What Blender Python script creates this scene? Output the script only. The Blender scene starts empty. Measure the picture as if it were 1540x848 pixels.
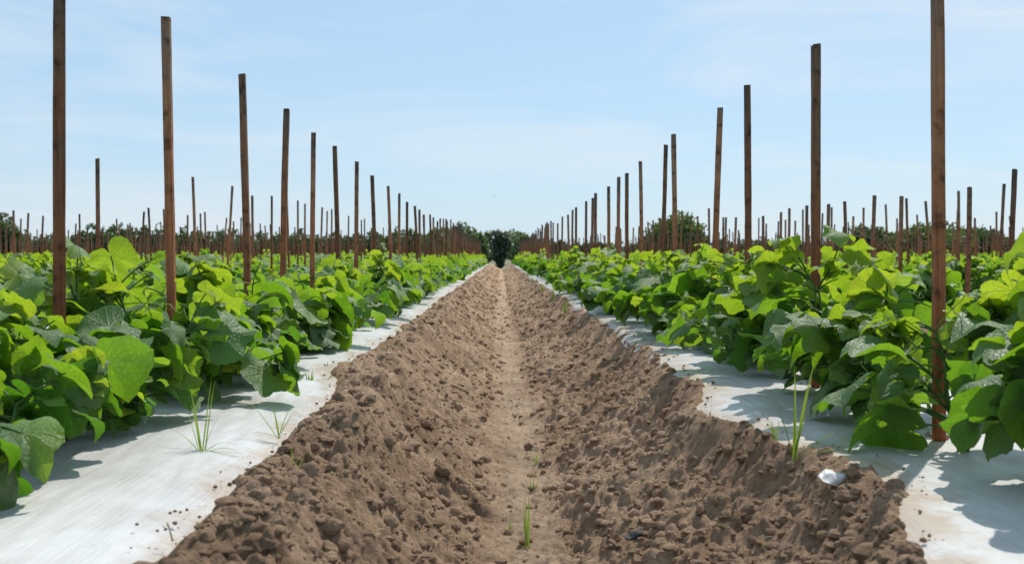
import bpy, math, random
import numpy as np
from mathutils import Vector, Matrix, Euler

R = math.radians
rng = np.random.default_rng(11)
random.seed(5)
scene = bpy.context.scene
col = scene.collection

# ------------------------------------------------------------------ camera, sky, sun, exposure
F = 1711.0            # focal length in photo pixels (photo 1540 wide)
VX, VY = 752.0, 385.0 # vanishing point of the rows in photo pixels
EYE = 0.395           # eye above the bed surface (z = 0)
D = 0.92              # half the bed spacing: bed centres at +-D, +-3D, +-5D ...
cam = bpy.data.cameras.new('camera')
cam.sensor_width = 36.0
cam.lens = 36.0 * F / 1540.0
cam.clip_start = 0.05
cam.clip_end = 9000
cam.dof.use_dof = True
cam.dof.focus_distance = 3.6
cam.dof.aperture_fstop = 9.0
camo = bpy.data.objects.new('camera', cam)
col.objects.link(camo)
camo.location = (0, 0, EYE)
camo.rotation_euler = (math.pi/2 - math.atan((424-VY)/F), 0, -math.atan((770-VX)/F))
scene.camera = camo

SUN_EL, SUN_AZ = R(52), R(27)      # azimuth from +Y towards +X
sun_dir = np.array([math.sin(SUN_AZ)*math.cos(SUN_EL), math.cos(SUN_AZ)*math.cos(SUN_EL), math.sin(SUN_EL)])
sl = bpy.data.lights.new('sun', 'SUN')
sl.energy = 4.2
sl.angle = R(0.55)
sl.color = (1.0, 0.955, 0.88)
so = bpy.data.objects.new('sun', sl)
col.objects.link(so)
so.rotation_euler = Vector(sun_dir).to_track_quat('Z', 'Y').to_euler()
so.location = (5, 10, 20)

world = bpy.data.worlds.new('World')
scene.world = world
world.use_nodes = True
nt = world.node_tree
N, L = nt.nodes, nt.links
N.clear()
wo = N.new('ShaderNodeOutputWorld'); bg = N.new('ShaderNodeBackground')
sky = N.new('ShaderNodeTexSky'); sky.sky_type = 'NISHITA'; sky.sun_disc = False
sky.sun_elevation = SUN_EL; sky.sun_rotation = SUN_AZ
sky.altitude = 0; sky.air_density = 1.0; sky.dust_density = 0.6; sky.ozone_density = 1.6
bg.inputs['Strength'].default_value = 0.108
# thin cirrus veil mixed over the sky, by view direction
tc = N.new('ShaderNodeTexCoord')
mp = N.new('ShaderNodeMapping'); mp.inputs['Scale'].default_value = (1.6, 1.6, 9.0); mp.inputs['Rotation'].default_value = (0, R(5), 0)
nz = N.new('ShaderNodeTexNoise'); nz.inputs['Scale'].default_value = 1.7; nz.inputs['Detail'].default_value = 7; nz.inputs['Roughness'].default_value = 0.6; nz.inputs['Distortion'].default_value = 0.6
cr = N.new('ShaderNodeMapRange'); cr.inputs[1].default_value = 0.44; cr.inputs[2].default_value = 0.78; cr.inputs[3].default_value = 0.0; cr.inputs[4].default_value = 0.75
mx = N.new('ShaderNodeMix'); mx.data_type = 'RGBA'
mx.inputs['B'].default_value = (7.6, 8.0, 8.4, 1)
L.new(tc.outputs['Generated'], mp.inputs['Vector']); L.new(mp.outputs[0], nz.inputs['Vector'])
L.new(nz.outputs['Fac'], cr.inputs[0]); L.new(cr.outputs[0], mx.inputs['Factor'])
veil = N.new('ShaderNodeMix'); veil.data_type = 'RGBA'; veil.inputs['Factor'].default_value = 0.62
veil.inputs['B'].default_value = (4.7, 7.0, 9.3, 1)      # thin high haze over the whole sky
L.new(sky.outputs[0], veil.inputs['A']); L.new(veil.outputs['Result'], mx.inputs['A']); L.new(mx.outputs['Result'], bg.inputs['Color']); L.new(bg.outputs[0], wo.inputs['Surface'])

vs = scene.view_settings
vs.view_transform = 'Standard'; vs.look = 'None'; vs.gamma = 1.0; vs.use_curve_mapping = False
vs.exposure = 0.0

# ------------------------------------------------------------------ helpers
def tag(o, label=None, cat=None, group=None, kind=None):
    if label: o['label'] = label
    if cat: o['category'] = cat
    if group: o['group'] = group
    if kind: o['kind'] = kind
    return o

class Acc:
    """collects polygons in numpy blocks, builds one mesh"""
    def __init__(s):
        s.v, s.li, s.lc, s.uv, s.rn, s.mi, s.n = [], [], [], [], [], [], 0
    def add(s, v, li, lc, uv=None, rn=0.5, mi=0):
        v = np.asarray(v, float).reshape(-1, 3)
        s.v.append(v); s.li.append(np.asarray(li, np.int64) + s.n); s.lc.append(np.asarray(lc, np.int64))
        s.uv.append(np.zeros((len(v), 2)) if uv is None else uv)
        s.rn.append(np.full(len(v), rn) if np.isscalar(rn) else rn)
        s.mi.append(np.full(len(lc), mi, np.int64))
        s.n += len(v)
    def mesh(s, name, mats, smooth=True):
        me = bpy.data.meshes.new(name)
        if not s.v: return me
        v = np.concatenate(s.v); li = np.concatenate(s.li); lc = np.concatenate(s.lc)
        me.vertices.add(len(v)); me.vertices.foreach_set('co', v.ravel().astype(np.float32))
        me.loops.add(len(li)); me.loops.foreach_set('vertex_index', li.astype(np.int32))
        ls = np.concatenate([[0], np.cumsum(lc)[:-1]])
        me.polygons.add(len(lc)); me.polygons.foreach_set('loop_start', ls.astype(np.int32))
        me.polygons.foreach_set('loop_total', lc.astype(np.int32))
        for m in mats: me.materials.append(m)
        me.polygons.foreach_set('material_index', np.concatenate(s.mi).astype(np.int32))
        me.polygons.foreach_set('use_smooth', np.full(len(lc), smooth, dtype=bool))
        uvl = me.uv_layers.new(name='UVMap')
        uvl.data.foreach_set('uv', np.concatenate(s.uv)[li].ravel().astype(np.float32))
        at = me.attributes.new('rnd', 'FLOAT', 'POINT')
        at.data.foreach_set('value', np.concatenate(s.rn).astype(np.float32))
        me.update(calc_edges=True)
        me.validate()
        return me
    def obj(s, name, mats, parent=None, smooth=True):
        o = bpy.data.objects.new(name, s.mesh(name, mats, smooth))
        col.objects.link(o)
        if parent: o.parent = parent
        return o

def empty(name, loc, rz=0.0):
    o = bpy.data.objects.new(name, None)
    o.empty_display_size = 0.1
    col.objects.link(o); o.location = loc; o.rotation_euler = (0, 0, rz)
    return o

def copy_tree(o, parent=None):
    c = o.copy(); col.objects.link(c)
    if parent: c.parent = parent
    for ch in [x for x in kids.get(o.name, [])]:
        copy_tree(ch, c)
    return c
kids = {}

def grid_faces(nr, nc):
    i = np.arange(nr-1)[:, None]*nc + np.arange(nc-1)[None, :]
    i = i.ravel()
    return np.stack([i, i+1, i+nc+1, i+nc], 1).ravel(), np.full(len(i), 4)

def tube(acc, pts, rad, sides=5, rn=0.5, mi=0, cap=True):
    pts = np.asarray(pts, float); n = len(pts)
    rad = np.full(n, rad) if np.isscalar(rad) else np.asarray(rad)
    t = np.gradient(pts, axis=0); t /= np.linalg.norm(t, axis=1)[:, None] + 1e-9
    ref = np.array([0.31, 0.17, 0.93])
    if abs(t.mean(0) @ ref) > 0.9*np.linalg.norm(t.mean(0)): ref = np.array([1.0, 0.1, 0.0])
    a = np.cross(t, ref); a /= np.linalg.norm(a, axis=1)[:, None] + 1e-9
    b = np.cross(t, a)
    th = np.arange(sides)*2*math.pi/sides
    v = pts[:, None, :] + rad[:, None, None]*(np.cos(th)[None, :, None]*a[:, None, :] + np.sin(th)[None, :, None]*b[:, None, :])
    li = []
    for i in range(n-1):
        for k in range(sides):
            k2 = (k+1) % sides
            li += [i*sides+k, i*sides+k2, (i+1)*sides+k2, (i+1)*sides+k]
    lc = [4]*((n-1)*sides)
    if cap:
        li += list(range((n-1)*sides, n*sides)); lc.append(sides)
        li += list(range(sides-1, -1, -1)); lc.append(sides)
    acc.add(v.reshape(-1, 3), li, lc, rn=rn, mi=mi)

def bez(a, b, c, n=6):
    t = np.linspace(0, 1, n)[:, None]
    return (1-t)**2*a + 2*t*(1-t)*b + t*t*c
# noise in numpy
def _h(ix, iy, s):
    n = (ix*374761393 + iy*668265263 + s*1442695041) & 0xFFFFFFFF
    n = ((n ^ (n >> 13))*1274126177) & 0xFFFFFFFF
    n = n ^ (n >> 16)
    return (n & 0xFFFF)/65535.0
def vnoise(x, y, s=0):
    ix = np.floor(x).astype(np.int64); iy = np.floor(y).astype(np.int64)
    fx = x-ix; fy = y-iy
    fx = fx*fx*(3-2*fx); fy = fy*fy*(3-2*fy)
    return ((_h(ix, iy, s)*(1-fx)+_h(ix+1, iy, s)*fx)*(1-fy) + (_h(ix, iy+1, s)*(1-fx)+_h(ix+1, iy+1, s)*fx)*fy)
def fbm(x, y, o=4, s=0):
    r = 0; a = 0.5; t = 0
    for k in range(o):
        r = r + a*vnoise(x*2**k+k*17.3, y*2**k-k*9.1, s+k); t += a; a *= 0.55
    return r/t
def clod(x, y, cell, s=0, dens=0.7, pw=0.5):
    """max of rounded, uneven lumps scattered on a jittered grid"""
    u = x/cell + (vnoise(x/cell*1.9, y/cell*1.9, s+50)-0.5)*0.55
    v = y/cell + (vnoise(x/cell*1.9+40, y/cell*1.9, s+51)-0.5)*0.55
    ix = np.floor(u).astype(np.int64); iy = np.floor(v).astype(np.int64)
    out = np.zeros_like(x)
    for dx in (-1, 0, 1):
        for dy in (-1, 0, 1):
            cx = ix+dx; cy = iy+dy
            px = cx + _h(cx, cy, s+1); py = cy + _h(cx, cy, s+2)
            rr = 0.25 + 0.6*_h(cx, cy, s+3)**1.6
            e = 0.65+0.7*_h(cx, cy, s+5)
            on = _h(cx, cy, s+4) < dens
            d2 = ((u-px)**2*e + (v-py)**2/e)/rr**2
            hgt = np.clip(1-d2, 0, 1)**pw*rr*on
            out = np.maximum(out, hgt)
    return out*cell

# ------------------------------------------------------------------ materials
def mat(name):
    m = bpy.data.materials.new(name); m.use_nodes = True
    t = m.node_tree; t.nodes.clear()
    o = t.nodes.new('ShaderNodeOutputMaterial'); p = t.nodes.new('ShaderNodeBsdfPrincipled')
    t.links.new(p.outputs[0], o.inputs['Surface'])
    return m, t, p, o
def nod(t, typ, **kw):
    n = t.nodes.new(typ)
    for k, v in kw.items():
        if hasattr(n, k) and k not in ('Scale',): setattr(n, k, v)
        else: n.inputs[k].default_value = v
    return n
def ramp(t, pts):
    n = t.nodes.new('ShaderNodeValToRGB'); e = n.color_ramp.elements
    e[0].position, e[0].color = pts[0][0], (*pts[0][1], 1)
    e[1].position, e[1].color = pts[-1][0], (*pts[-1][1], 1)
    for p, c in pts[1:-1]:
        x = e.new(p); x.color = (*c, 1)
    return n
def math_n(t, op, a, b=None, clamp=False):
    n = t.nodes.new('ShaderNodeMath'); n.operation = op; n.use_clamp = clamp
    for i, x in enumerate((a, b)):
        if x is None: continue
        if isinstance(x, (int, float)): n.inputs[i].default_value = x
        else: t.links.new(x, n.inputs[i])
    return n.outputs[0]
def mix_c(t, fac, a, b, blend='MIX'):
    n = t.nodes.new('ShaderNodeMix'); n.data_type = 'RGBA'; n.blend_type = blend
    for key, x in (('Factor', fac), ('A', a), ('B', b)):
        if isinstance(x, (int, float)): n.inputs[key].default_value = x
        elif isinstance(x, tuple): n.inputs[key].default_value = (*x, 1)
        else: t.links.new(x, n.inputs[key])
    return n.outputs['Result']

def ramp_out(t, fac, pts):
    n = ramp(t, pts); t.links.new(fac, n.inputs[0]); return n.outputs[0]
def soil_mat(name, path):
    m, t, p, o = mat(name); l = t.links
    g = nod(t, 'ShaderNodeTexCoord')
    n1 = nod(t, 'ShaderNodeTexNoise', Scale=3.1, Detail=6, Roughness=0.65); l.new(g.outputs['Object'], n1.inputs['Vector'])
    n2 = nod(t, 'ShaderNodeTexNoise', Scale=42.0, Detail=5, Roughness=0.7); l.new(g.outputs['Object'], n2.inputs['Vector'])
    n3 = nod(t, 'ShaderNodeTexNoise', Scale=260.0, Detail=3, Roughness=0.7); l.new(g.outputs['Object'], n3.inputs['Vector'])
    c1 = ramp(t, [(0.3, (0.27, 0.172, 0.105)), (0.5, (0.45, 0.305, 0.197)), (0.72, (0.60, 0.43, 0.295))])
    l.new(n1.outputs['Fac'], c1.inputs[0])
    c2 = ramp(t, [(0.3, (0.62, 0.58, 0.55)), (0.7, (1.28, 1.28, 1.28))]); l.new(n2.outputs['Fac'], c2.inputs[0])
    c = mix_c(t, 0.85, c1.outputs[0], c2.outputs[0], 'MULTIPLY')
    c3 = ramp(t, [(0.35, (0.72, 0.70, 0.68)), (0.65, (1.18, 1.18, 1.18))]); l.new(n3.outputs['Fac'], c3.inputs[0])
    c = mix_c(t, 0.6, c, c3.outputs[0], 'MULTIPLY')
    if path:   # dry, pale, trodden silt along the furrow's bottom (vertex attribute carries its outline)
        a = nod(t, 'ShaderNodeAttribute', attribute_name='rnd')
        k = nod(t, 'ShaderNodeTexNoise', Scale=11.0, Detail=5, Roughness=0.7); l.new(g.outputs['Object'], k.inputs['Vector'])
        f = math_n(t, 'MULTIPLY', a.outputs['Fac'], math_n(t, 'MULTIPLY_ADD', k.outputs['Fac'], 1.6), True)
        f = math_n(t, 'MULTIPLY', f, 0.38)
        c = mix_c(t, f, c, (0.60, 0.45, 0.315))
    l.new(c, p.inputs['Base Color'])
    p.inputs['Roughness'].default_value = 0.95
    p.inputs['Specular IOR Level'].default_value = 0.15
    b = nod(t, 'ShaderNodeBump', Strength=1.0, Distance=0.010)
    n5 = nod(t, 'ShaderNodeTexNoise', Scale=105.0, Detail=6, Roughness=0.78); l.new(g.outputs['Object'], n5.inputs['Vector'])
    hsum = math_n(t, 'ADD', math_n(t, 'MULTIPLY', n5.outputs['Fac'], 1.3), math_n(t, 'MULTIPLY', n3.outputs['Fac'], 0.5))
    l.new(hsum, b.inputs['Height']); l.new(b.outputs[0], p.inputs['Normal'])
    return m
M_soil = soil_mat('soil', True)
M_clod = soil_mat('soil_clods', False)

def ground_mat():
    m, t, p, o = mat('headland'); l = t.links
    g = nod(t, 'ShaderNodeTexCoord')
    n1 = nod(t, 'ShaderNodeTexNoise', Scale=0.35, Detail=8, Roughness=0.7); l.new(g.outputs['Object'], n1.inputs['Vector'])
    c = ramp(t, [(0.4, (0.20, 0.15, 0.10)), (0.58, (0.13, 0.15, 0.055)), (0.7, (0.08, 0.11, 0.035))]); l.new(n1.outputs['Fac'], c.inputs[0])
    l.new(c.outputs[0], p.inputs['Base Color']); p.inputs['Roughness'].default_value = 0.95
    return m
M_ground = ground_mat()

def plastic_mat():
    m, t, p, o = mat('white_plastic_film'); l = t.links
    g = nod(t, 'ShaderNodeTexCoord')
    n1 = nod(t, 'ShaderNodeTexNoise', Scale=2.4, Detail=7, Roughness=0.68); l.new(g.outputs['Object'], n1.inputs['Vector'])
    n2 = nod(t, 'ShaderNodeTexNoise', Scale=19.0, Detail=6, Roughness=0.75); l.new(g.outputs['Object'], n2.inputs['Vector'])
    c = ramp(t, [(0.35, (0.50, 0.48, 0.46)), (0.6, (0.63, 0.62, 0.61))]); l.new(n1.outputs['Fac'], c.inputs[0])
    dirt = ramp(t, [(0.61, (0, 0, 0)), (0.74, (0.75, 0.75, 0.75))]); l.new(n2.outputs['Fac'], dirt.inputs[0])
    cc = mix_c(t, dirt.outputs[0], c.outputs[0], (0.42, 0.34, 0.27))
    e = nod(t, 'ShaderNodeAttribute', attribute_name='rnd')      # nearness to the soil rim: spilled dust
    n6 = nod(t, 'ShaderNodeTexNoise', Scale=9.0, Detail=7, Roughness=0.75); l.new(g.outputs['Object'], n6.inputs['Vector'])
    q = math_n(t, 'ADD', math_n(t, 'MULTIPLY', e.outputs['Fac'], 0.42), n6.outputs['Fac'])
    dust = ramp_out(t, q, [(0.69, (0, 0, 0)), (0.90, (0.85, 0.85, 0.85))])
    cc = mix_c(t, dust, cc, (0.44, 0.34, 0.25))
    l.new(cc, p.inputs['Base Color'])
    p.inputs['Roughness'].default_value = 0.38
    p.inputs['Specular IOR Level'].default_value = 0.45
    # stretch wrinkles, running along the bed and slightly across
    mp = nod(t, 'ShaderNodeMapping'); mp.inputs['Scale'].default_value = (20, 1.5, 4); mp.inputs['Rotation'].default_value = (0, 0, R(9))
    l.new(g.outputs['Object'], mp.inputs['Vector'])
    n3 = nod(t, 'ShaderNodeTexNoise', Scale=1.0, Detail=4, Roughness=0.55, Distortion=0.5); l.new(mp.outputs[0], n3.inputs['Vector'])
    b = nod(t, 'ShaderNodeBump', Strength=0.42, Distance=0.012); l.new(n3.outputs['Fac'], b.inputs['Height'])
    mp4 = nod(t, 'ShaderNodeMapping'); mp4.inputs['Scale'].default_value = (95, 4.5, 10); mp4.inputs['Rotation'].default_value = (0, 0, R(14)); l.new(g.outputs['Object'], mp4.inputs['Vector'])
    n4 = nod(t, 'ShaderNodeTexNoise', Scale=1.0, Detail=5, Roughness=0.6, Distortion=0.9); l.new(mp4.outputs[0], n4.inputs['Vector'])
    b2 = nod(t, 'ShaderNodeBump', Strength=0.5, Distance=0.003); l.new(n4.outputs['Fac'], b2.inputs['Height'])
    l.new(b.outputs[0], b2.inputs['Normal']); l.new(b2.outputs[0], p.inputs['Normal'])
    return m
M_plastic = plastic_mat()

def wood_mat():
    m, t, p, o = mat('weathered_stake_wood'); l = t.links
    g = nod(t, 'ShaderNodeTexCoord'); oi = nod(t, 'ShaderNodeObjectInfo')
    sh = nod(t, 'ShaderNodeVectorMath', operation='ADD'); l.new(g.outputs['Object'], sh.inputs[0])
    cb = nod(t, 'ShaderNodeCombineXYZ'); l.new(math_n(t, 'MULTIPLY', oi.outputs['Random'], 37.0), cb.inputs[0]); l.new(math_n(t, 'MULTIPLY', oi.outputs['Random'], 9.0), cb.inputs[2]); l.new(cb.outputs[0], sh.inputs[1])
    mp = nod(t, 'ShaderNodeMapping'); mp.inputs['Scale'].default_value = (130, 130, 5); l.new(sh.outputs[0], mp.inputs['Vector'])
    n = nod(t, 'ShaderNodeTexNoise', Scale=1.0, Detail=5, Roughness=0.65, Distortion=0.7); l.new(mp.outputs[0], n.inputs['Vector'])
    mp2 = nod(t, 'ShaderNodeMapping'); mp2.inputs['Scale'].default_value = (16, 16, 3.2); l.new(sh.outputs[0], mp2.inputs['Vector'])
    n2 = nod(t, 'ShaderNodeTexNoise', Scale=1.0, Detail=5, Roughness=0.6); l.new(mp2.outputs[0], n2.inputs['Vector'])
    a = nod(t, 'ShaderNodeAttribute', attribute_name='rnd')      # height up the stake, 0..1
    f = math_n(t, 'ADD', a.outputs['Fac'], math_n(t, 'MULTIPLY_ADD', n2.outputs['Fac'], 0.7))
    f.node.inputs[1].default_value = 0
    k = math_n(t, 'MULTIPLY', n2.outputs['Fac'], 0.8); k = math_n(t, 'ADD', k, -0.4)
    f = math_n(t, 'ADD', a.outputs['Fac'], k)
    c = ramp(t, [(0.15, (0.29, 0.092, 0.036)), (0.45, (0.285, 0.115, 0.050)), (0.85, (0.215, 0.125, 0.072)), (1.0, (0.11, 0.090, 0.075))]); l.new(f, c.inputs[0])
    s = ramp(t, [(0.25, (0.45, 0.42, 0.40)), (0.5, (1, 1, 1)), (0.75, (1.45, 1.4, 1.35))]); l.new(n.outputs['Fac'], s.inputs[0])
    cc = mix_c(t, 0.85, c.outputs[0], s.outputs[0], 'MULTIPLY')
    n7 = nod(t, 'ShaderNodeTexNoise', Scale=28.0, Detail=4, Roughness=0.6); l.new(sh.outputs[0], n7.inputs['Vector'])
    cc = mix_c(t, 0.8, cc, ramp_out(t, n7.outputs['Fac'], [(0.34, (0.30, 0.28, 0.28)), (0.46, (1, 1, 1)), (0.7, (1.25, 1.25, 1.25))]), 'MULTIPLY')
    tone = math_n(t, 'MULTIPLY', oi.outputs['Random'], 0.7); tone = math_n(t, 'ADD', tone, 0.50)
    cm = nod(t, 'ShaderNodeVectorMath', operation='SCALE'); l.new(cc, cm.inputs[0]); l.new(tone, cm.inputs['Scale'])
    l.new(cm.outputs[0], p.inputs['Base Color'])
    p.inputs['Roughness'].default_value = 0.75; p.inputs['Specular IOR Level'].default_value = 0.25
    b = nod(t, 'ShaderNodeBump', Strength=0.7, Distance=0.002); l.new(n.outputs['Fac'], b.inputs['Height']); l.new(b.outputs[0], p.inputs['Normal'])
    return m
M_wood = wood_mat()

def leaf_mat():
    m, t, p, o = mat('cucumber_leaf'); l = t.links
    a = nod(t, 'ShaderNodeAttribute', attribute_name='rnd')
    uv = nod(t, 'ShaderNodeUVMap'); sp = nod(t, 'ShaderNodeSeparateXYZ'); l.new(uv.outputs[0], sp.inputs[0])
    ang = math_n(t, 'ABSOLUTE', math_n(t, 'ARCTAN2', sp.outputs[0], sp.outputs[1]))
    le = nod(t, 'ShaderNodeVectorMath', operation='LENGTH'); l.new(uv.outputs[0], le.inputs[0])
    d = None
    for v in (0.0, 0.45, 0.92, 1.45, 2.05, 2.6):
        x = math_n(t, 'ABSOLUTE', math_n(t, 'SUBTRACT', ang, v))
        if v in (0.45, 1.45, 2.6): x = math_n(t, 'ADD', x, 0.02)
        d = x if d is None else math_n(t, 'MINIMUM', d, x)
    d = math_n(t, 'MULTIPLY', d, le.outputs['Value'])
    vein = nod(t, 'ShaderNodeMapRange'); vein.inputs[1].default_value = 0.004; vein.inputs[2].default_value = 0.022; vein.inputs[3].default_value = 1; vein.inputs[4].default_value = 0
    l.new(d, vein.inputs[0])
    vo = nod(t, 'ShaderNodeTexVoronoi', feature='DISTANCE_TO_EDGE', Scale=17.0); l.new(uv.outputs[0], vo.inputs['Vector'])
    net = nod(t, 'ShaderNodeMapRange'); net.inputs[1].default_value = 0.0; net.inputs[2].default_value = 0.12; net.inputs[3].default_value = 0; net.inputs[4].default_value = 1
    l.new(vo.outputs['Distance'], net.inputs[0])
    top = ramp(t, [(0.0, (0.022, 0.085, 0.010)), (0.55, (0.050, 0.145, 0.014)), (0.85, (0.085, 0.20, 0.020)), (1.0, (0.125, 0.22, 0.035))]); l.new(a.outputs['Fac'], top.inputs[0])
    n = nod(t, 'ShaderNodeTexNoise', Scale=4.0, Detail=4, Roughness=0.6); l.new(uv.outputs[0], n.inputs['Vector'])
    c = mix_c(t, 0.5, top.outputs[0], ramp_out(t, n.outputs['Fac'], [(0.3, (0.7, 0.7, 0.7)), (0.7, (1.3, 1.3, 1.2))]), 'MULTIPLY')
    c = mix_c(t, math_n(t, 'MULTIPLY', vein.outputs[0], 0.5), c, (0.17, 0.27, 0.09))
    geo = nod(t, 'ShaderNodeNewGeometry')
    cb = mix_c(t, math_n(t, 'MULTIPLY', geo.outputs['Backfacing'], 0.55), c, (0.100, 0.20, 0.045))
    l.new(cb, p.inputs['Base Color'])
    rg = math_n(t, 'ADD', math_n(t, 'MULTIPLY', geo.outputs['Backfacing'], 0.22), 0.33)
    l.new(rg, p.inputs['Roughness']); p.inputs['Specular IOR Level'].default_value = 0.8
    p.inputs['Sheen Weight'].default_value = 0.08; p.inputs['Sheen Roughness'].default_value = 0.4
    tr = nod(t, 'ShaderNodeBsdfTranslucent')
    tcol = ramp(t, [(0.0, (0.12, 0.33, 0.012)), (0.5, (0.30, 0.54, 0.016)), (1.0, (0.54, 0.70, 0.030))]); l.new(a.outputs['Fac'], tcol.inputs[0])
    tc2 = mix_c(t, math_n(t, 'MULTIPLY', vein.outputs[0], 0.45), tcol.outputs[0], (0.14, 0.26, 0.02))
    tc3 = mix_c(t, 0.3, tc2, net.outputs[0], 'MULTIPLY')
    l.new(tc3, tr.inputs['Color'])
    mx = nod(t, 'ShaderNodeMixShader'); mx.inputs[0].default_value = 0.46
    l.new(p.outputs[0], mx.inputs[1]); l.new(tr.outputs[0], mx.inputs[2]); l.new(mx.outputs[0], o.inputs['Surface'])
    h = math_n(t, 'SUBTRACT', math_n(t, 'MULTIPLY', net.outputs[0], 0.6), math_n(t, 'MULTIPLY', vein.outputs[0], 0.9))
    b = nod(t, 'ShaderNodeBump', Strength=0.45, Distance=0.004); l.new(h, b.inputs['Height']); l.new(b.outputs[0], p.inputs['Normal'])
    return m
M_leaf = leaf_mat()

def simple(name, c, rough=0.6, trans=None, spec=0.4, var=0.3, scale=30):
    m, t, p, o = mat(name); l = t.links
    g = nod(t, 'ShaderNodeTexCoord')
    n = nod(t, 'ShaderNodeTexNoise', Scale=scale, Detail=4); l.new(g.outputs['Object'], n.inputs['Vector'])
    cc = ramp_out(t, n.outputs['Fac'], [(0.3, tuple(x*(1-var) for x in c)), (0.7, tuple(x*(1+var) for x in c))])
    l.new(cc, p.inputs['Base Color']); p.inputs['Roughness'].default_value = rough; p.inputs['Specular IOR Level'].default_value = spec
    if trans:
        tr = nod(t, 'ShaderNodeBsdfTranslucent'); tr.inputs['Color'].default_value = (*trans, 1)
        mx = nod(t, 'ShaderNodeMixShader'); mx.inputs[0].default_value = 0.4
        l.new(p.outputs[0], mx.inputs[1]); l.new(tr.outputs[0], mx.inputs[2]); l.new(mx.outputs[0], o.inputs['Surface'])
    return m
M_stem = simple('vine_stem', (0.10, 0.20, 0.045), 0.5, trans=(0.16, 0.30, 0.04))
M_tendril = simple('tendril', (0.30, 0.40, 0.12), 0.5, trans=(0.45, 0.6, 0.15))
M_grass = simple('grass_blade', (0.12, 0.22, 0.04), 0.5, trans=(0.36, 0.52, 0.05))
M_dry = simple('dry_straw', (0.42, 0.33, 0.20), 0.8)
M_black = simple('black_plastic_scrap', (0.03, 0.03, 0.032), 0.65, spec=0.2)
M_bark = simple('bark', (0.10, 0.075, 0.05), 0.9, scale=4)
M_bird = simple('bird_feathers', (0.22, 0.22, 0.24), 0.8)

def crown_mat(name, dark, light, trans):
    m, t, p, o = mat(name); l = t.links
    a = nod(t, 'ShaderNodeAttribute', attribute_name='rnd')
    c = ramp_out(t, a.outputs['Fac'], [(0.0, dark), (1.0, light)])
    l.new(c, p.inputs['Base Color']); p.inputs['Roughness'].default_value = 0.6
    tr = nod(t, 'ShaderNodeBsdfTranslucent'); tr.inputs['Color'].default_value = (*trans, 1)
    mx = nod(t, 'ShaderNodeMixShader'); mx.inputs[0].default_value = 0.3
    l.new(p.outputs[0], mx.inputs[1]); l.new(tr.outputs[0], mx.inputs[2]); l.new(mx.outputs[0], o.inputs['Surface'])
    return m
M_crown = crown_mat('crown_green', (0.048, 0.080, 0.030), (0.11, 0.155, 0.050), (0.12, 0.19, 0.04))
M_willow = crown_mat('crown_fresh', (0.060, 0.095, 0.028), (0.13, 0.18, 0.045), (0.18, 0.26, 0.04))
M_darkbush = crown_mat('crown_dark', (0.030, 0.056, 0.036), (0.078, 0.115, 0.066), (0.04, 0.065, 0.035))
M_pale = crown_mat('crown_pale', (0.085, 0.125, 0.055), (0.17, 0.22, 0.09), (0.20, 0.28, 0.08))
M_far = crown_mat('crown_far', (0.075, 0.095, 0.070), (0.13, 0.16, 0.10), (0.12, 0.17, 0.08))

# ------------------------------------------------------------------ ground
END = 55.0          # where the beds stop
def soil_edges(y):
    """where the soil runs out over the plastic, left and right of the main furrow"""
    l = np.interp(y, [1.2, 1.46, 1.95, 2.5, 3.0, 3.86, 5.9, 10, 16, 60], [0.47, 0.45, 0.465, 0.445, 0.47, 0.555, 0.53, 0.555, 0.56, 0.58])
    r = np.interp(y, [1.2, 1.5, 1.78, 2.0, 2.3, 2.6, 2.9, 3.3, 4.0, 5.0, 5.5, 7, 10, 60], [0.52, 0.58, 0.665, 0.66, 0.60, 0.585, 0.50, 0.60, 0.60, 0.62, 0.655, 0.62, 0.595, 0.60])
    l = l + (fbm(y*2.1, y*0+3, 4, 5)-0.5)*0.10
    r = r + (fbm(y*2.3, y*0+9, 4, 8)-0.5)*0.10
    return l, r

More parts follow.
